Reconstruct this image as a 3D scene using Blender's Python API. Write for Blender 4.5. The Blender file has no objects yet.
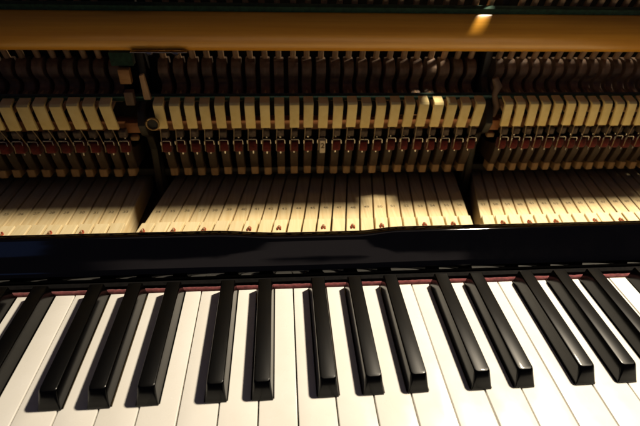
import bpy, bmesh, math, random
from mathutils import Vector, Matrix

random.seed(7)
S = 0.001                                   # everything below is written in millimetres
scene = bpy.context.scene
COL = scene.collection

# ------------------------------------------------------------------ materials
def new_mat(name):
    m = bpy.data.materials.new(name); m.use_nodes = True
    nt = m.node_tree
    b = nt.nodes['Principled BSDF']
    return m, nt, b

def N(nt, kind, **kw):
    n = nt.nodes.new(kind)
    for k, v in kw.items():
        setattr(n, k, v)
    return n

def textured(name, ca, cb, rough=0.5, scale=(60, 60, 60), detail=4, bump=0.0, bump_dist=0.0002, spec=0.5,
             rough_var=0.0, coat=0.0, coat_rough=0.1, per_object=0.0, lo=0.35, hi=0.68, bump_scale=None, sheen=0.0):
    """two-tone procedural noise in object space, with an optional tint that differs per object"""
    m, nt, b = new_mat(name)
    L = nt.links.new
    tc = N(nt, 'ShaderNodeTexCoord')
    oi = N(nt, 'ShaderNodeObjectInfo')
    add = N(nt, 'ShaderNodeVectorMath', operation='ADD')
    mul = N(nt, 'ShaderNodeVectorMath', operation='SCALE'); mul.inputs['Scale'].default_value = 3.7
    cx = N(nt, 'ShaderNodeCombineXYZ')
    L(oi.outputs['Random'], cx.inputs[0]); L(oi.outputs['Random'], cx.inputs[1]); L(oi.outputs['Random'], cx.inputs[2])
    L(cx.outputs[0], mul.inputs[0])
    L(tc.outputs['Object'], add.inputs[0]); L(mul.outputs[0], add.inputs[1])
    mp = N(nt, 'ShaderNodeMapping'); mp.inputs['Scale'].default_value = scale
    L(add.outputs[0], mp.inputs['Vector'])
    no = N(nt, 'ShaderNodeTexNoise'); no.inputs['Scale'].default_value = 1.0
    no.inputs['Detail'].default_value = detail; no.inputs['Roughness'].default_value = 0.6
    L(mp.outputs[0], no.inputs['Vector'])
    cr = N(nt, 'ShaderNodeValToRGB')
    cr.color_ramp.elements[0].position = lo; cr.color_ramp.elements[0].color = (*ca, 1)
    cr.color_ramp.elements[1].position = hi; cr.color_ramp.elements[1].color = (*cb, 1)
    L(no.outputs['Fac'], cr.inputs[0])
    out = cr.outputs[0]
    if per_object:
        hs = N(nt, 'ShaderNodeHueSaturation')
        mr = N(nt, 'ShaderNodeMapRange'); mr.inputs['To Min'].default_value = 1 - per_object; mr.inputs['To Max'].default_value = 1 + per_object * 0.6
        L(oi.outputs['Random'], mr.inputs['Value']); L(mr.outputs[0], hs.inputs['Value']); L(out, hs.inputs['Color'])
        out = hs.outputs[0]
    L(out, b.inputs['Base Color'])
    b.inputs['Roughness'].default_value = rough
    b.inputs['Specular IOR Level'].default_value = spec
    b.inputs['Coat Weight'].default_value = coat; b.inputs['Coat Roughness'].default_value = coat_rough
    if sheen:
        b.inputs['Sheen Weight'].default_value = sheen
    if rough_var:
        n2 = N(nt, 'ShaderNodeTexNoise'); n2.inputs['Scale'].default_value = 90; n2.inputs['Detail'].default_value = 5
        L(add.outputs[0], n2.inputs['Vector'])
        mr2 = N(nt, 'ShaderNodeMapRange'); mr2.inputs['From Min'].default_value = 0.3; mr2.inputs['From Max'].default_value = 0.7
        mr2.inputs['To Min'].default_value = max(0.02, rough - rough_var); mr2.inputs['To Max'].default_value = rough + rough_var
        L(n2.outputs['Fac'], mr2.inputs['Value']); L(mr2.outputs[0], b.inputs['Roughness'])
    if bump:
        src = no
        if bump_scale:
            src = N(nt, 'ShaderNodeTexNoise'); src.inputs['Scale'].default_value = bump_scale; src.inputs['Detail'].default_value = 3
            L(add.outputs[0], src.inputs['Vector'])
        bp = N(nt, 'ShaderNodeBump'); bp.inputs['Strength'].default_value = bump; bp.inputs['Distance'].default_value = bump_dist
        L(src.outputs['Fac'], bp.inputs['Height']); L(bp.outputs[0], b.inputs['Normal'])
    return m

M = {}
M['ivory'] = textured('white_key_plastic', (0.80, 0.78, 0.73), (0.84, 0.825, 0.79), rough=0.28, rough_var=0.06, scale=(25, 25, 25), per_object=0.04, bump=0.05, bump_scale=900, bump_dist=0.00005)
M['ebony'] = textured('black_key_plastic', (0.0003, 0.0003, 0.0003), (0.0007, 0.0006, 0.0005), rough=0.295, rough_var=0.03, spec=0.28, coat=0.10, coat_rough=0.08, scale=(300, 60, 300), bump=0.06, bump_scale=1400, bump_dist=0.00005)
def worn_tops(m, polished, worn):
    nt = m.node_tree; b = nt.nodes['Principled BSDF']; L = nt.links.new
    g = N(nt, 'ShaderNodeNewGeometry'); sp = N(nt, 'ShaderNodeSeparateXYZ'); L(g.outputs['Normal'], sp.inputs[0])
    mr = N(nt, 'ShaderNodeMapRange', interpolation_type='SMOOTHSTEP')
    mr.inputs['From Min'].default_value = 0.80; mr.inputs['From Max'].default_value = 0.99
    mr.inputs['To Min'].default_value = polished; mr.inputs['To Max'].default_value = worn
    L(sp.outputs[2], mr.inputs['Value'])
    ns = N(nt, 'ShaderNodeTexNoise'); ns.inputs['Scale'].default_value = 1.0; ns.inputs['Detail'].default_value = 4
    mp = N(nt, 'ShaderNodeMapping'); mp.inputs['Scale'].default_value = (2200, 90, 300)
    tc = N(nt, 'ShaderNodeTexCoord'); L(tc.outputs['Object'], mp.inputs['Vector']); L(mp.outputs[0], ns.inputs['Vector'])
    m2 = N(nt, 'ShaderNodeMapRange'); m2.inputs['To Min'].default_value = 0.88; m2.inputs['To Max'].default_value = 1.12
    L(ns.outputs['Fac'], m2.inputs['Value'])
    mu = N(nt, 'ShaderNodeMath', operation='MULTIPLY'); L(mr.outputs[0], mu.inputs[0]); L(m2.outputs[0], mu.inputs[1])
    L(mu.outputs[0], b.inputs['Roughness'])
worn_tops(M['ebony'], 0.19, 0.43)
M['lacquer'] = textured('black_piano_lacquer', (0.0004, 0.0004, 0.0004), (0.0008, 0.0007, 0.0007), rough=0.06, rough_var=0.02, scale=(30, 30, 30), coat=0.5, coat_rough=0.05)
M['spruce'] = textured('key_stick_spruce', (0.66, 0.50, 0.25), (0.80, 0.66, 0.39), rough=0.62, scale=(420, 9, 420), detail=5, per_object=0.10, bump=0.15)
M['button'] = textured('balance_button_maple', (0.72, 0.58, 0.32), (0.82, 0.70, 0.44), rough=0.6, scale=(380, 20, 380), per_object=0.08)
M['buckskin'] = textured('buckskin_cream', (0.84, 0.67, 0.30), (0.92, 0.77, 0.40), rough=0.85, scale=(90, 90, 90), per_object=0.10, bump=0.3, bump_scale=900)
M['maple'] = textured('heel_maple', (0.34, 0.20, 0.09), (0.50, 0.32, 0.16), rough=0.7, scale=(200, 200, 60), per_object=0.2)
M['butt'] = textured('hammer_butt_wood', (0.19, 0.125, 0.085), (0.34, 0.23, 0.155), rough=0.6, scale=(150, 150, 40), per_object=0.25)
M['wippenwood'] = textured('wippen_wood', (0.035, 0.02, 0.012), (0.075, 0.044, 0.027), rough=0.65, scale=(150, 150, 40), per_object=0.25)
M['bushing'] = textured('pin_bushing_cloth', (0.26, 0.04, 0.015), (0.42, 0.08, 0.03), rough=0.95, scale=(500, 500, 500))
M['pin'] = textured('pin_brass', (0.42, 0.26, 0.14), (0.55, 0.36, 0.2), rough=0.4, scale=(300, 300, 300))
M['shank'] = textured('shank_maple', (0.48, 0.29, 0.15), (0.62, 0.41, 0.23), rough=0.55, scale=(500, 500, 30), per_object=0.15)
M['hammerfelt'] = textured('hammer_felt', (0.34, 0.29, 0.21), (0.46, 0.41, 0.32), rough=0.95, scale=(120, 120, 120), bump=0.4, bump_scale=1500, sheen=0.2)
M['redfelt'] = textured('crimson_felt', (0.075, 0.004, 0.004), (0.16, 0.009, 0.009), rough=0.95, scale=(260, 260, 260), bump=0.5, bump_scale=1800, per_object=0.2, sheen=0.2)
M['pinkfelt'] = textured('nameboard_red_felt', (0.10, 0.014, 0.016), (0.21, 0.042, 0.045), rough=0.95, scale=(420, 420, 420), bump=0.6, bump_scale=1500, sheen=0.4)
M['greenfelt'] = textured('green_felt', (0.006, 0.028, 0.017), (0.016, 0.065, 0.038), rough=0.95, scale=(300, 300, 300), bump=0.5, bump_scale=1500, sheen=0.2)
M['greyfelt'] = textured('backcheck_felt', (0.08, 0.06, 0.05), (0.17, 0.13, 0.11), rough=0.95, scale=(300, 300, 300), bump=0.4, bump_scale=1500, per_object=0.2)
M['steel'] = textured('wire_steel', (0.55, 0.52, 0.48), (0.75, 0.72, 0.68), rough=0.25, scale=(200, 200, 200))
M['strap'] = textured('bridle_tape', (0.34, 0.25, 0.14), (0.46, 0.35, 0.21), rough=0.8, scale=(300, 300, 300))
for k in ('steel',):
    M[k].node_tree.nodes['Principled BSDF'].inputs['Metallic'].default_value = 1.0
M['iron'] = textured('bracket_iron', (0.018, 0.016, 0.014), (0.04, 0.034, 0.028), rough=0.5, scale=(80, 80, 80), bump=0.3, bump_scale=500)
M['brass'] = textured('ring_brass', (0.30, 0.20, 0.09), (0.44, 0.31, 0.15), rough=0.42, scale=(200, 200, 200))
M['brass'].node_tree.nodes['Principled BSDF'].inputs['Metallic'].default_value = 0.8
M['railwood'] = textured('hammer_rail_wood', (0.60, 0.265, 0.020), (0.78, 0.38, 0.038), rough=0.40, rough_var=0.05, scale=(3.5, 160, 160), detail=5, bump=0.06, coat=0.6, coat_rough=0.24)
M['actionrail'] = textured('action_rail_wood', (0.34, 0.13, 0.04), (0.52, 0.22, 0.08), rough=0.5, scale=(5, 200, 200), detail=5)
M['blockwood'] = textured('block_wood', (0.45, 0.22, 0.07), (0.60, 0.32, 0.12), rough=0.55, scale=(60, 300, 300))
M['dark'] = textured('frame_dark_paint', (0.008, 0.007, 0.006), (0.018, 0.014, 0.011), rough=0.6, scale=(40, 40, 40))
M['gap_shade'] = textured('painted_gap_shade', (0.003, 0.003, 0.003), (0.007, 0.006, 0.006), rough=0.95, spec=0.1, scale=(300, 300, 300))  # near-black colour painted as the shade in the gap behind the felt
M['bedwood'] = textured('key_bed_wood', (0.10, 0.065, 0.035), (0.16, 0.11, 0.06), rough=0.7, scale=(8, 120, 120))
M['ink'] = textured('stamp_ink', (0.10, 0.07, 0.04), (0.18, 0.13, 0.07), rough=0.8, scale=(600, 600, 600))
M['paper'] = textured('tag_paper', (0.70, 0.60, 0.46), (0.80, 0.71, 0.57), rough=0.85, scale=(300, 300, 300))

# ------------------------------------------------------------------ mesh helpers
def finish(bm, name, mat, parent=None, loc=(0, 0, 0), angle=40):
    bmesh.ops.recalc_face_normals(bm, faces=bm.faces[:])
    me = bpy.data.meshes.new(name)
    for v in bm.verts:
        v.co *= S
    bm.to_mesh(me); bm.free()
    me.materials.append(mat)
    me.polygons.foreach_set('use_smooth', [True] * len(me.polygons))
    me.set_sharp_from_angle(angle=math.radians(angle))
    return link(me, name, parent, loc)

def link(me, name, parent=None, loc=(0, 0, 0)):
    o = bpy.data.objects.new(name, me); COL.objects.link(o)
    o.location = Vector(loc) * S
    if parent is not None:
        o.parent = parent
    return o

def prism_x(bm, prof, x0, x1, bev=0.0, seg=2, dx_fn=None):
    """close polygon prof [(y,z)] swept from x0 to x1"""
    a = [bm.verts.new((x0, y, z)) for y, z in prof]
    b = [bm.verts.new((x1, y, z)) for y, z in prof]
    fs = [bm.faces.new(a), bm.faces.new(b[::-1])]
    n = len(prof)
    for i in range(n):
        fs.append(bm.faces.new((a[i], b[i], b[(i + 1) % n], a[(i + 1) % n])))
    if dx_fn:
        for v in a + b:
            v.co.x += dx_fn(v.co.y, v.co.z)
    if bev:
        bm.normal_update()
        es = list({e for f in fs for e in f.edges})
        bmesh.ops.bevel(bm, geom=es, offset=bev, segments=seg, affect='EDGES', profile=0.5, clamp_overlap=True)
    return fs

def prism_z(bm, poly, z0, z1, bev=0.0, seg=2, top_only=False):
    a = [bm.verts.new((x, y, z0)) for x, y in poly]
    b = [bm.verts.new((x, y, z1)) for x, y in poly]
    fs = [bm.faces.new(a[::-1])]
    top = bm.faces.new(b); fs.append(top)
    n = len(poly)
    for i in range(n):
        fs.append(bm.faces.new((a[i], a[(i + 1) % n], b[(i + 1) % n], b[i])))
    if bev:
        bm.normal_update()
        es = list(top.edges) if top_only else list({e for f in fs for e in f.edges})
        bmesh.ops.bevel(bm, geom=es, offset=bev, segments=seg, affect='EDGES', profile=0.5, clamp_overlap=True)

def box(bm, x0, x1, y0, y1, z0, z1, bev=0.0, seg=2):
    prism_x(bm, [(y0, z0), (y1, z0), (y1, z1), (y0, z1)], x0, x1, bev, seg)

def tube(bm, pts, r, seg=8, closed=False):
    rings = []
    n = len(pts); P = [Vector(p) for p in pts]
    for i in range(n):
        if closed:
            t = (P[(i + 1) % n] - P[i - 1]).normalized()
        else:
            t = (P[min(i + 1, n - 1)] - P[max(i - 1, 0)]).normalized()
        u = t.cross(Vector((0, 0, 1)) if abs(t.z) < 0.9 else Vector((1, 0, 0))).normalized(); w = t.cross(u)
        rr = r[i] if isinstance(r, (list, tuple)) else r
        rings.append([bm.verts.new(P[i] + (u * math.cos(a) + w * math.sin(a)) * rr) for a in [2 * math.pi * k / seg for k in range(seg)]])
    for i in range(n if closed else n - 1):
        A, B = rings[i], rings[(i + 1) % n]
        for k in range(seg):
            bm.faces.new((A[k], A[(k + 1) % seg], B[(k + 1) % seg], B[k]))
    if not closed:
        bm.faces.new(rings[0][::-1]); bm.faces.new(rings[-1])

def interp(poly, t):
    for (a, va), (b, vb) in zip(poly, poly[1:]):
        if t <= b:
            return va + (vb - va) * (t - a) / (b - a)
    return poly[-1][1]

# ------------------------------------------------------------------ the piano
piano = bpy.data.objects.new('upright_piano', None); COL.objects.link(piano)
piano['label'] = 'black upright piano opened to show its keys, cream catchers, red felts and wooden hammer rail'
piano['category'] = 'piano'

W = 23.5
N0, N1 = 21, 73                              # notes in and just beyond the picture (A0 = 1)
def pc(n): return (n - 45) % 12
def octave(n): return (n - 45) // 12
WHITE = {0: 0, 2: 1, 4: 2, 6: 3, 7: 4, 9: 5, 11: 6}
SHARP = {1: (1, -4.5), 3: (2, 0.0), 5: (3, 4.5), 8: (5, -2.25), 10: (6, 2.25)}
def is_white(n): return pc(n) in WHITE
def sharp_x(n):
    k, d = SHARP[pc(n)]
    return (k + 7 * octave(n)) * W + d
def xeq(n): return -145.6 + (n - 34) * 13.708
def sec(n): return 0 if n <= 33 else (1 if n <= 56 else 2)
def x_act(n):                                # where the wippen of a note stands
    s = sec(n)
    return (-159.8 - 14.1 * (33 - n), -117.5 + 13.7 * (n - 34), 217 + 12.45 * (n - 57))[s]
def pitch(n): return (14.1, 13.7, 12.45)[sec(n)]
def x_red(n): return (-156.9 - 13.9 * (33 - n), -117.6 + 13.7 * (n - 34), 217.1 + 12.15 * (n - 57))[sec(n)]
def x_cat(n, top):
    s = sec(n); i = (33 - n, n - 34, n - 57)[s]
    if s == 0: return (-165.2 - 14.3 * i) if top else (-163.4 - 14.7 * i)
    if s == 1: return -117.7 + 13.7 * i
    return (211.3 + 12.45 * i) if top else (214.2 + 12.75 * i)
def x_shank(n): return (-177.2 - 14.0 * (32 - n), -117.6 + 13.7 * (n - 34), 212.6 + 12.35 * (n - 57))[sec(n)]

# ---- key sticks, tops, pins and stamped numbers
Y_NB, Y_TAIL = 149.0, 356.0
def stick_mesh(n, name, parent):
    bm = bmesh.new()
    def cx(y): return xeq(n) + (x_act(n) - xeq(n)) * (y - Y_NB) / (Y_TAIL - 6 - Y_NB)
    def hw(y): return 0.5 * (13.708 + (pitch(n) - 13.708) * (y - Y_NB) / (Y_TAIL - Y_NB)) - 0.8
    poly = [(cx(y) - hw(y), y) for y in (Y_NB, Y_TAIL)] + [(cx(y) + hw(y), y) for y in (Y_TAIL, Y_NB)]
    dz = random.uniform(-0.25, 0.25)
    prism_z(bm, poly, -27, -5 + dz, 0.35, 1)
    if is_white(n):
        k = WHITE[pc(n)] + 7 * octave(n)
        x0, x1 = k * W + 0.75, (k + 1) * W - 0.75
        lx, rx = x0, x1
        if not is_white(n - 1): lx = sharp_x(n - 1) + 7.4
        if not is_white(n + 1): rx = sharp_x(n + 1) - 7.4
        prism_z(bm, [(x0, 3), (x1, 3), (x1, 48.5), (rx, 48.5), (rx, Y_NB), (lx, Y_NB), (lx, 48.5), (x0, 48.5)], -24, -3.02, 0)
    else:
        c = sharp_x(n)
        prism_z(bm, [(c - 6.3, 53), (c + 6.3, 53), (c + 6.3, Y_NB - 1), (c - 6.3, Y_NB - 1)], -24, -1.02, 0)
    st = finish(bm, name, M['spruce'], parent)
    # the raised button round the balance pin
    bm = bmesh.new()
    y0, y1 = 213 + random.uniform(-.4, .4), 247.5 + random.uniform(-.5, .5)
    sh = random.uniform(-0.25, 0.25)
    poly = [(cx(y) - hw(y) + sh + 0.1, y) for y in (y0, y1)] + [(cx(y) + hw(y) + sh - 0.1, y) for y in (y1, y0)]
    prism_z(bm, poly, -5.5, -1.3 + dz, 0.5, 1)
    finish(bm, 'balance_button', M['button'], parent)
    yp = 232.0 if not is_white(n) else 220.0
    xp = cx(yp)
    bm = bmesh.new()
    for s in (-1, 1):
        box(bm, xp + s * 1.35 - 0.6, xp + s * 1.35 + 0.6, yp - 2.2, yp + 2.2, -3, 0.1 + random.uniform(-.3, .5), 0.5, 2)
    box(bm, xp - 1.0, xp + 1.0, yp + 2.4, yp + 3.6, -3, 0.5, 0.4, 1)
    finish(bm, 'pin_bushing', M['bushing'], parent)
    bm = bmesh.new()
    tube(bm, [(xp, yp, -4), (xp, yp, 1.4), (xp, yp, 1.9)], [0.95, 0.95, 0.5], 10)
    finish(bm, 'balance_pin', M['pin'], parent)
    # stamped number
    cu = bpy.data.curves.new('number', 'FONT'); cu.body = str(n); cu.size = 5.4 * S
    cu.align_x = 'CENTER'; cu.align_y = 'CENTER'; cu.extrude = 0.00002; cu.offset = 0.00004
    tmp = bpy.data.objects.new('number', cu); COL.objects.link(tmp)
    dg = bpy.context.evaluated_depsgraph_get(); dg.update()
    me = bpy.data.meshes.new_from_object(tmp.evaluated_get(dg))
    bpy.data.objects.remove(tmp); bpy.data.curves.remove(cu)
    me.name = 'stamped_number'; me.materials.clear(); me.materials.append(M['ink'])
    yn = 272 + random.uniform(-.8, .8)
    link(me, 'stamped_number', parent, (cx(yn) + random.uniform(-.5, .5), yn, -4.96 + dz))

def make_white(n):
    k = WHITE[pc(n)] + 7 * octave(n)
    x0, x1 = k * W + 0.45, (k + 1) * W - 0.45
    lx, rx = x0, x1
    if not is_white(n - 1): lx = sharp_x(n - 1) + 7.15
    if not is_white(n + 1): rx = sharp_x(n + 1) - 7.15
    dz = random.uniform(-0.18, 0.18)
    poly = [(x0, 0), (x1, 0)]
    if rx < x1 - 1: poly += [(x1, 50.2), (rx, 51.2), (rx, 149.4)]
    else: poly += [(x1, 149.4)]
    if lx > x0 + 1: poly += [(lx, 149.4), (lx, 51.2), (x0, 50.2)]
    else: poly += [(x0, 149.4)]
    bm = bmesh.new()
    prism_z(bm, poly, -3.0, 0.0, 0.45, 3, top_only=True)
    box(bm, x0 + 0.3, x1 - 0.3, 0.9, 2.9, -20, -3.05)          # front skirt
    o = finish(bm, 'white_key', M['ivory'], piano, (0, 0, dz))
    stick_mesh(n, 'key_stick', o)
    return o

def make_black(n):
    c = sharp_x(n)
    bm = bmesh.new()
    def ring(wd, yf, yb, r, z, dzb=0.0):
        pts = []
        for cx_, a0 in ((-wd + r, 180), (wd - r, 270)):
            for i in range(6):
                t = math.radians(a0 + 90 * i / 5)
                pts.append((cx_ + r * math.cos(t), yf + r + r * math.sin(t), z))
        pts += [(wd, yb, z + dzb), (-wd, yb, z + dzb)]
        return [bm.verts.new(p) for p in pts]
    R_ = [ring(6.55, 49.9, 148.6, 0.5, -1.2), ring(6.55, 49.9, 148.6, 0.5, 0.2), ring(6.38, 50.3, 148.5, 0.7, 1.0), ring(6.05, 51.2, 148.3, 1.1, 3.6),
          ring(5.55, 52.7, 148.1, 1.8, 7.6), ring(5.18, 53.9, 147.8, 2.3, 10.7), ring(5.06, 54.3, 147.7, 2.5, 11.35), ring(4.82, 54.65, 147.5, 2.5, 11.8), ring(4.42, 55.15, 147.2, 2.4, 12.0)]
    for A, B in zip(R_, R_[1:]):
        m_ = len(A)
        for i in range(m_):
            bm.faces.new((A[i], A[(i + 1) % m_], B[(i + 1) % m_], B[i]))
    bm.faces.new(R_[0][::-1]); bm.faces.new(R_[-1])
    o = finish(bm, 'black_key', M['ebony'], piano, (c + random.uniform(-.15, .15), 0, random.uniform(-.15, .15)), angle=38)
    inner = o
    # the stick is built in piano space, so shift it back under the key
    before = set(o.children)
    stick_mesh(n, 'key_stick', o)
    for ch in o.children:
        if ch not in before:
            ch.location = ch.location - o.location
    return o

for n in range(N0, N1 + 1):
    o = make_white(n) if is_white(n) else make_black(n)
    if is_white(n):
        for ch in o.children:
            ch.location.z -= o.location.z

# ---- nameboard: lip, sloped polished face, flat top with a shallow dip
def sm(a, b, x):
    t = min(1, max(0, (x - a) / (b - a))); return t * t * (3 - 2 * t)
def sweep_x(bm, prof_fn, xs):
    rings = []
    for x in xs:
        rings.append([bm.verts.new((x, y, z)) for y, z in prof_fn(x)])
    n = len(rings[0])
    for A, B in zip(rings, rings[1:]):
        for i in range(n):
            bm.faces.new((A[i], B[i], B[(i + 1) % n], A[(i + 1) % n]))
    bm.faces.new(rings[0]); bm.faces.new(rings[-1][::-1])
def nb_prof(x):
    dip = -3.4 * sm(-66, -6, x) * (1 - sm(54, 90, x))
    d = lambda f: dip * f
    return [(172, -4), (160.0, -4), (159.4, 4.5), (158.5, 4.8), (158.3, 5.3), (158.85, 8.2), (159.25, 9.6), (159.8, 10.8), (160.8, 12.0), (162.6, 13.1),
            (168, 15.5 + d(.3)), (175, 20.2 + d(.6)), (181, 24.4 + d(.85)), (183.2, 26.2 + d(1)), (184.4, 27.2 + d(1)), (186, 27.5 + d(1)),
            (190.6, 27.5 + d(1)), (191.8, 26.9 + d(1)), (192.2, 25.5 + d(1)), (192.2, -3), (191, -4)]
bm = bmesh.new()
sweep_x(bm, nb_prof, [-460] + [-300 + 6 * i for i in range(101)] + [460])
finish(bm, 'nameboard', M['lacquer'], piano, angle=60)

bm = bmesh.new(); box(bm, -458, 458, 153.1, 158.1, -4, 4.2, 0.6, 2)  # dark strip standing in for the shade between felt and nameboard
finish(bm, 'gap_shade_strip', M['gap_shade'], piano)
# the strip of red felt that shows between the black keys
bm = bmesh.new()
rings = []
for i in range(361):
    x = -450 + 2.5 * i
    j = random.uniform(-.25, .25); z1 = 2.3 + random.uniform(-.25, .25)
    pr = [(150.0 + j, -2), (149.6 + j, 1.0), (149.8 + j, z1 - .7), (150.5 + j, z1 - .1), (151.6, z1), (152.4, z1 - .5), (152.6, -2)]
    rings.append([bm.verts.new((x, y, z)) for y, z in pr])
for A, B in zip(rings, rings[1:]):
    for i in range(7):
        bm.faces.new((A[i], B[i], B[(i + 1) % 7], A[(i + 1) % 7]))
bm.faces.new(rings[0]); bm.faces.new(rings[-1][::-1])
finish(bm, 'nameboard_felt', M['pinkfelt'], piano)

# ---- hammers: butt, shank, catcher, head
def make_hammer(n):
    p = pitch(n); xs = x_shank(n); w = 0.34 * p
    jit = random.uniform(-.35, .35)
    bm = bmesh.new()
    prof = [(326, 86.5), (326.5, 91.5), (331, 93.5), (338, 95.5), (341, 99), (340, 103), (335.5, 107), (333.0, 112), (333.4, 117), (337, 121.5),
            (341, 123.5), (350, 123.5), (353, 114), (352, 96), (348, 86.5)]
    prism_x(bm, prof, xs - w, xs + w, 0.6, 1)
    h = finish(bm, 'hammer', M['butt'], piano, (jit, 0, random.uniform(-.3, .3)))
    bm = bmesh.new()
    a = Vector((xs, 346.5, 118)); d = Vector((0, -0.415, 1.0))
    tube(bm, [a, a + d * 60, a + d * 118], [2.9, 2.8, 2.6], 10)
    finish(bm, 'shank', M['shank'], h)
    bm = bmesh.new()
    hc = a + d * 104
    prof = [(hc.y - 18.5, hc.z - 10), (hc.y + 8, hc.z - 12), (hc.y + 26, hc.z - 5), (hc.y + 34, hc.z + 3), (hc.y + 28, hc.z + 10), (hc.y + 8, hc.z + 14), (hc.y - 18.5, hc.z + 8)]
    hwid = {56: 0.45, 57: 0.28}.get(n, 0.462) * p  # two heads narrowed so lamp light leaks through the section gap
    prism_x(bm, prof, xs - hwid, xs + hwid, 1.2, 3)
    finish(bm, 'hammer_head', M['hammerfelt'], h)
    # catcher block with its stem
    xt, xb = x_cat(n, True), x_cat(n, False)
    cw = (0.36 if sec(n) == 0 else 0.33) * p
    bm = bmesh.new()
    sh = lambda y, z: xb + (xt - xb) * (z - 69) / 27.0
    dz = random.uniform(-.6, .6)
    prof = [(299.8, 69 + dz), (297.6, 78 + dz), (295.5, 87.5 + dz), (294.6, 93.6 + dz), (296.0, 95.8 + dz), (305.2, 98.6 + dz), (305.8, 97.2 + dz), (298.6, 93.4 + dz), (298.4, 90 + dz), (300.6, 78 + dz), (303.0, 69.4 + dz)]
    prism_x(bm, prof, -cw, cw, 0.45, 2, dx_fn=sh)
    finish(bm, 'catcher', M['buckskin'], h)
    bm = bmesh.new()
    tube(bm, [(xt, 301, 84), (xt * .5 + xs * .5, 320, 90), (xs, 336, 93)], 1.9, 8)
    finish(bm, 'catcher_stem', M['shank'], h)
    # bridle tape down from the catcher to the wire of the wippen
    xr = x_red(n)
    bm = bmesh.new()
    tube(bm, [(xb - 2.6, 301.5, 72), (xb * .45 + xr * .55 - 3.3, 300.4, 62), (xr - 3.9, 299.4, 52), (xr - 4.1, 299.2, 46)], 0.42, 6)
    finish(bm, 'bridle_tape', M['strap'], h)
    return h
for n in range(N0, 86):
    make_hammer(n)

# ---- wippens: body, heel, red cushion, wire clip, backcheck
def wippen_meshes(p):
    out = {}
    w = 0.29 * p
    bm = bmesh.new()
    prism_x(bm, [(312, 21), (318, 20), (345, 20), (352, 26), (350, 38), (330, 40), (316, 44), (309, 48), (306, 44), (308, 34)], -w, w, 0.7, 1)
    out['body'] = bm
    bm = bmesh.new(); box(bm, -0.27 * p, 0.27 * p, 313.2, 326, 11.6, 20.6, 1.1, 3); out['heel'] = bm
    bm = bmesh.new(); prism_x(bm, [(300.4, 44.0), (299.2, 47), (299.4, 51), (301, 54.4), (304.5, 55.2), (309, 54.5), (309, 44)], -0.30 * p, 0.30 * p, 1.3, 3); out['cushion'] = bm
    bm = bmesh.new()
    c = 0.33 * p
    tube(bm, [(-c, 299.6, 53.2), (-c, 299.7, 56.6), (-c + .9, 299.8, 57.6), (c - .9, 299.8, 57.6), (c, 299.7, 56.6), (c, 299.6, 53.2)], 0.5, 8); out['clip'] = bm
    bm = bmesh.new(); prism_x(bm, [(301.5, 59), (300.8, 65.5), (303, 67), (308, 67), (309, 59)], -0.25 * p, 0.25 * p, 0.9, 2); out['check'] = bm
    bm = bmesh.new(); tube(bm, [(0, 306, 40), (0, 307, 52), (0, 305.5, 61)], 0.9, 8); out['wire'] = bm
    bm = bmesh.new(); tube(bm, [(0.6, 299.4, 49.6), (0.6, 298.4, 49.9)], [0.5, 0.25], 8); out['screw'] = bm
    return out
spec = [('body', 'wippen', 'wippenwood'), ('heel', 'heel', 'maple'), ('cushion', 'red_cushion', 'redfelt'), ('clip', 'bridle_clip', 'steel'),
        ('check', 'backcheck', 'greyfelt'), ('wire', 'backcheck_wire', 'steel'), ('screw', 'regulating_screw', 'steel')]
cache = {}
def make_wippen(n):
    s = sec(n)
    if s not in cache:
        cache[s] = {}
        for key, nm, mt in spec:
            bm = wippen_meshes(pitch(n))[key]
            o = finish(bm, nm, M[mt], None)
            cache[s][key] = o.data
            bpy.data.objects.remove(o)
    xa, xr = x_act(n), x_red(n)
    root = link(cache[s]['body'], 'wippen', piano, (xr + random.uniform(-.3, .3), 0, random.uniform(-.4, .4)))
    for key, nm, mt in spec[1:]:
        if key == 'cushion' and n == 45:
            continue
        o = link(cache[s][key], nm, root, ((xa - xr) if key == 'heel' else random.uniform(-.3, .3), random.uniform(-.3, .3), random.uniform(-.5, .5)))
    return root
for n in range(N0, N1 + 1):
    r = make_wippen(n)
    if n == 45:                              # the one with a little paper tag in place of a red face
        r['label'] = 'the only wippen with a small pale paper tag where the others show red felt'
        bm = bmesh.new(); box(bm, -2.6, 2.6, 298.2, 306, 42.8, 56.2, 0.3, 1)
        t = finish(bm, 'paper_tag', M['paper'], r, (0.4, 0, 0))
        cu = bpy.data.curves.new('digit', 'FONT'); cu.body = '2'; cu.size = 7.5 * S; cu.align_x = 'CENTER'; cu.align_y = 'CENTER'; cu.extrude = 0.00003
        cu.offset = 0.0002
        tmp = bpy.data.objects.new('digit', cu); COL.objects.link(tmp)
        dg = bpy.context.evaluated_depsgraph_get(); dg.update()
        me = bpy.data.meshes.new_from_object(tmp.evaluated_get(dg)); bpy.data.objects.remove(tmp); bpy.data.curves.remove(cu)
        me.transform(Matrix.Rotation(math.radians(90), 4, 'X'))
        me.materials.clear(); me.materials.append(M['ink'])
        o = link(me, 'tag_digit', r, (0.4, 298.1, 50.5))

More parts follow.
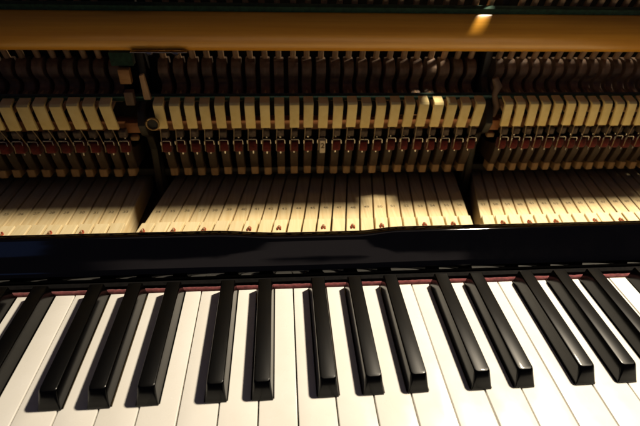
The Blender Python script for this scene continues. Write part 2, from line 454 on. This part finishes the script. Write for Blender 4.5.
# ---- rails
bm = bmesh.new()                             # hammer rail: rounded front, lacquered wood
prof = [(321, 140.6), (313, 139.0), (311.2, 139.1), (309.6, 140.2), (307.6, 143), (306.1, 146.5), (305.1, 150.5), (304.7, 154), (305.2, 158), (306.3, 163), (308.0, 167.4), (310.2, 170.6), (312.6, 172.2), (321, 172.6)]
sweep_x(bm, lambda x: prof, [-470 + 20 * i for i in range(48)])
finish(bm, 'hammer_rail', M['railwood'], piano, angle=60)
rail = [o for o in piano.children if o.name == 'hammer_rail'][0]
bm = bmesh.new()
sweep_x(bm, lambda x: [(311.6, 171.8), (311.2, 176.0), (313, 177.4), (318, 177.8), (319, 172.8)], [-470 + 20 * i for i in range(48)])
finish(bm, 'rail_felt', M['greenfelt'], rail)

bm = bmesh.new(); box(bm, -470, 470, 316, 328, 60.5, 71.2, 1.0, 2)
finish(bm, 'action_rail', M['actionrail'], piano)
bm = bmesh.new(); box(bm, -470, 470, 317.5, 325, 90.0, 95.2, 0.8, 2)
finish(bm, 'catcher_rail_felt', M['greenfelt'], piano)
bm = bmesh.new(); box(bm, -470, 470, 332, 356, 1.5, 10.5, 1.2, 2)
finish(bm, 'capstan_rail', M['dark'], piano)
bm = bmesh.new(); box(bm, -470, 470, 357, 362, 22, 84, 1.2, 2)
finish(bm, 'rear_rail', M['dark'], piano)

# ---- brackets in the two gaps
def bracket(x, left):
    bm = bmesh.new()
    prof = [(352, -30), (352, 215), (326, 215), (322, 178), (327, 150), (334, 132), (336, 108), (322, 92), (306, 84), (300, 72), (306, 60), (320, 52), (326, 36), (324, -30)]
    prism_x(bm, prof, x - 3.6, x + 3.6, 1.2, 2)
    b = finish(bm, 'action_bracket', M['iron'], piano)
    bm = bmesh.new()                         # wood block that closes the rail beside the bracket
    xb = x + (-11.5 if left else 8.0)
    box(bm, xb - 7.0, xb + 7.0, 309, 316.5, 61.2, 71.8, 0.9, 2)
    finish(bm, 'rail_block', M['actionrail'], b)
    bm = bmesh.new()
    box(bm, xb - 4.0, xb + 4.0, 308, 314, 53.5, 58.5, 1.4, 3)
    finish(bm, 'rail_button', M['maple'], b)
    bm = bmesh.new()                         # foot post down between the key tails
    tube(bm, [(x, 336, 40), (x, 334, 20), (x, 333, -4), (x, 333, -30)], [5.2, 5.6, 6.4, 6.4], 16)
    finish(bm, 'bracket_post', M['iron'], b)
    return b
bl = bracket(-137.5, True)
br = bracket(198.5, False)
bm = bmesh.new(); box(bm, -155.5, -125, 296, 336, 200, 236, 2.0, 2)  # unseen block, added to stop light leaking through the left gap
finish(bm, 'gap_light_block', M['iron'], bl)
bm = bmesh.new(); box(bm, -470, 640, 338, 371, 228, 244, 2.0, 2)  # unseen board, added to keep lamp light from falling behind the heads
finish(bm, 'light_block_board', M['bedwood'], piano)
bm = bmesh.new()                             # ring nut on the left bracket
cx, cy, cz, R = -124.8, 292.5, 77.5, 5.6
tube(bm, [(cx + R * math.cos(t), cy, cz + R * math.sin(t)) for t in [2 * math.pi * i / 28 for i in range(28)]], 0.9, 8, closed=True)
finish(bm, 'ring_nut', M['brass'], bl)
bm = bmesh.new(); tube(bm, [(cx, cy + 0.6, cz), (cx, 300, cz), (cx - 6, 318, cz)], [4.9, 4.9, 4.5], 18)
finish(bm, 'ring_bolt', M['iron'], bl)
bm = bmesh.new()
prism_x(bm, [(311, 108.5), (310, 122), (317, 123), (318, 109)], -152.4, -142.2, 0.8, 2)
finish(bm, 'wood_block', M['blockwood'], bl)
bm = bmesh.new()
prism_x(bm, [(311.5, 88), (310.5, 101), (318, 102), (319, 88)], -151.4, -143.0, 0.8, 2)
finish(bm, 'wood_block', M['butt'], bl)
bm = bmesh.new()
prism_x(bm, [(313, 124.5), (312, 137), (322, 138), (322, 125)], -158, -138, 1.0, 2)
finish(bm, 'felt_pad', M['greenfelt'], bl)
bm = bmesh.new()                             # the slanted tan strap beside it
v = [(-131.4, 300.0, 120), (-127.4, 299.5, 121.5), (-124.4, 300.5, 97.6), (-131.0, 301.0, 97.4)]
a = [bm.verts.new(p) for p in v]; b_ = [bm.verts.new((p[0], p[1] + 4, p[2])) for p in v]
bm.faces.new(a); bm.faces.new(b_[::-1])
for i in range(4): bm.faces.new((a[i], a[(i + 1) % 4], b_[(i + 1) % 4], b_[i]))
bmesh.ops.bevel(bm, geom=bm.edges[:], offset=0.5, segments=2, affect='EDGES')
finish(bm, 'strap', M['shank'], bl)
bm = bmesh.new()                             # thin metal hook under the rail with two screw heads
box(bm, -137, -88, 304.9, 310, 138.3, 139.15, 0.2, 1)
for x in (-120.5, -98):
    tube(bm, [(x, 306.5, 138.3), (x, 306.0, 136.9), (x, 305.6, 136.2)], [2.9, 2.9, 1.8], 12)
finish(bm, 'rail_hook', M['steel'], rail)
# the right-hand bracket: jointed arm seen above its block
bm = bmesh.new()
tube(bm, [(202, 318, 112), (206, 316, 104), (203.5, 314, 96), (207, 311, 86), (204, 309, 76)], [3.0, 4.2, 2.6, 3.6, 2.2], 10)
finish(bm, 'bracket_arm', M['butt'], br)

# ---- key bed and the dark iron frame behind everything
bm = bmesh.new(); box(bm, -470, 470, -2, 385, -48, -30, 1.0, 1)
finish(bm, 'key_bed', M['bedwood'], piano)
bm = bmesh.new(); box(bm, -470, 470, 372, 384, -29, 300, 1.0, 1)
frame = finish(bm, 'iron_frame', M['dark'], piano)

# ------------------------------------------------------------------ lamp, room, camera
ld = bpy.data.lights.new('piano_lamp', 'POINT'); ld.energy = 44.0; ld.color = (1.0, 0.86, 0.655); ld.shadow_soft_size = 0.028
lo = bpy.data.objects.new('piano_lamp', ld); COL.objects.link(lo); lo.location = Vector((405, 315, 650)) * S

w = bpy.data.worlds.new('World'); scene.world = w; w.use_nodes = True
nt = w.node_tree; L = nt.links.new
bg = nt.nodes['Background']; bg.inputs['Strength'].default_value = 1.0
tc = N(nt, 'ShaderNodeTexCoord')
sep = N(nt, 'ShaderNodeSeparateXYZ'); L(tc.outputs['Generated'], sep.inputs[0])
def math2(op, a_, b_):
    m_ = N(nt, 'ShaderNodeMath', operation=op)
    for i, v_ in enumerate((a_, b_)):
        if isinstance(v_, (int, float)): m_.inputs[i].default_value = v_
        else: L(v_, m_.inputs[i])
    return m_.outputs[0]
zc = math2('MAXIMUM', sep.outputs[2], 0.05)
wn = N(nt, 'ShaderNodeTexNoise'); wn.inputs['Scale'].default_value = 9.0; wn.inputs['Detail'].default_value = 2
L(tc.outputs['Generated'], wn.inputs['Vector'])
wob = math2('MULTIPLY', math2('SUBTRACT', wn.outputs['Fac'], 0.5), 0.12)
U = math2('ADD', math2('DIVIDE', sep.outputs[0], zc), wob)
V = math2('ADD', math2('DIVIDE', sep.outputs[1], zc), wob)
def edge(val, e0, e1):
    mr = N(nt, 'ShaderNodeMapRange', interpolation_type='SMOOTHSTEP')
    mr.inputs['From Min'].default_value = min(e0, e1); mr.inputs['From Max'].default_value = max(e0, e1)
    if e1 < e0:
        mr.inputs['To Min'].default_value = 1; mr.inputs['To Max'].default_value = 0
    L(val, mr.inputs['Value'])
    return mr.outputs[0]
def patch(edges, col):                       # a dim glow added to the world for the nameboard to reflect
    acc_ = None
    for v_, e0, e1 in edges:
        o_ = edge(v_, e0, e1)
        acc_ = o_ if acc_ is None else math2('MULTIPLY', acc_, o_)
    mx = N(nt, 'ShaderNodeVectorMath', operation='SCALE'); mx.inputs[0].default_value = col
    L(acc_, mx.inputs['Scale'])
    return mx.outputs[0]
base = N(nt, 'ShaderNodeCombineXYZ'); base.inputs[0].default_value = .016; base.inputs[1].default_value = .015; base.inputs[2].default_value = .024
acc = base.outputs[0]
for b_ in (patch(((U, -.42, -.25), (U, .40, .34), (V, .16, .08), (V, -.17, -.11)), (.19, .15, .13)),
           patch(((U, -.50, -.535), (U, -1.2, -.9), (V, -.26, -.28), (V, -.60, -.48)), (.03, .055, .14))):
    ad = N(nt, 'ShaderNodeVectorMath', operation='ADD'); L(acc, ad.inputs[0]); L(b_, ad.inputs[1]); acc = ad.outputs[0]
L(acc, bg.inputs['Color'])

cam = bpy.data.cameras.new('camera'); co = bpy.data.objects.new('camera', cam); COL.objects.link(co)
yaw, pit, rol = math.radians(5.01975956), math.radians(33.29956214), math.radians(1.53547354)
f = Vector((math.sin(yaw) * math.cos(pit), math.cos(yaw) * math.cos(pit), -math.sin(pit)))
r = Vector((math.cos(yaw), -math.sin(yaw), 0)); u = r.cross(f)
r2 = math.cos(rol) * r + math.sin(rol) * u; u2 = -math.sin(rol) * r + math.cos(rol) * u
mw = Matrix((r2, u2, -f)).transposed().to_4x4(); mw.translation = Vector((-5.4, -133.61, 256.39)) * S
co.matrix_world = mw
cam.sensor_width = 36; cam.lens = 27.1477; cam.clip_start = 0.01; cam.clip_end = 50
cam.dof.use_dof = True; cam.dof.focus_distance = 0.36; cam.dof.aperture_fstop = 9
scene.camera = co

scene.render.engine = 'CYCLES'
scene.cycles.max_bounces = 10; scene.cycles.diffuse_bounces = 6; scene.cycles.glossy_bounces = 5
scene.cycles.use_denoising = True
scene.view_settings.view_transform = 'Standard'; scene.view_settings.look = 'None'; scene.view_settings.exposure = 0
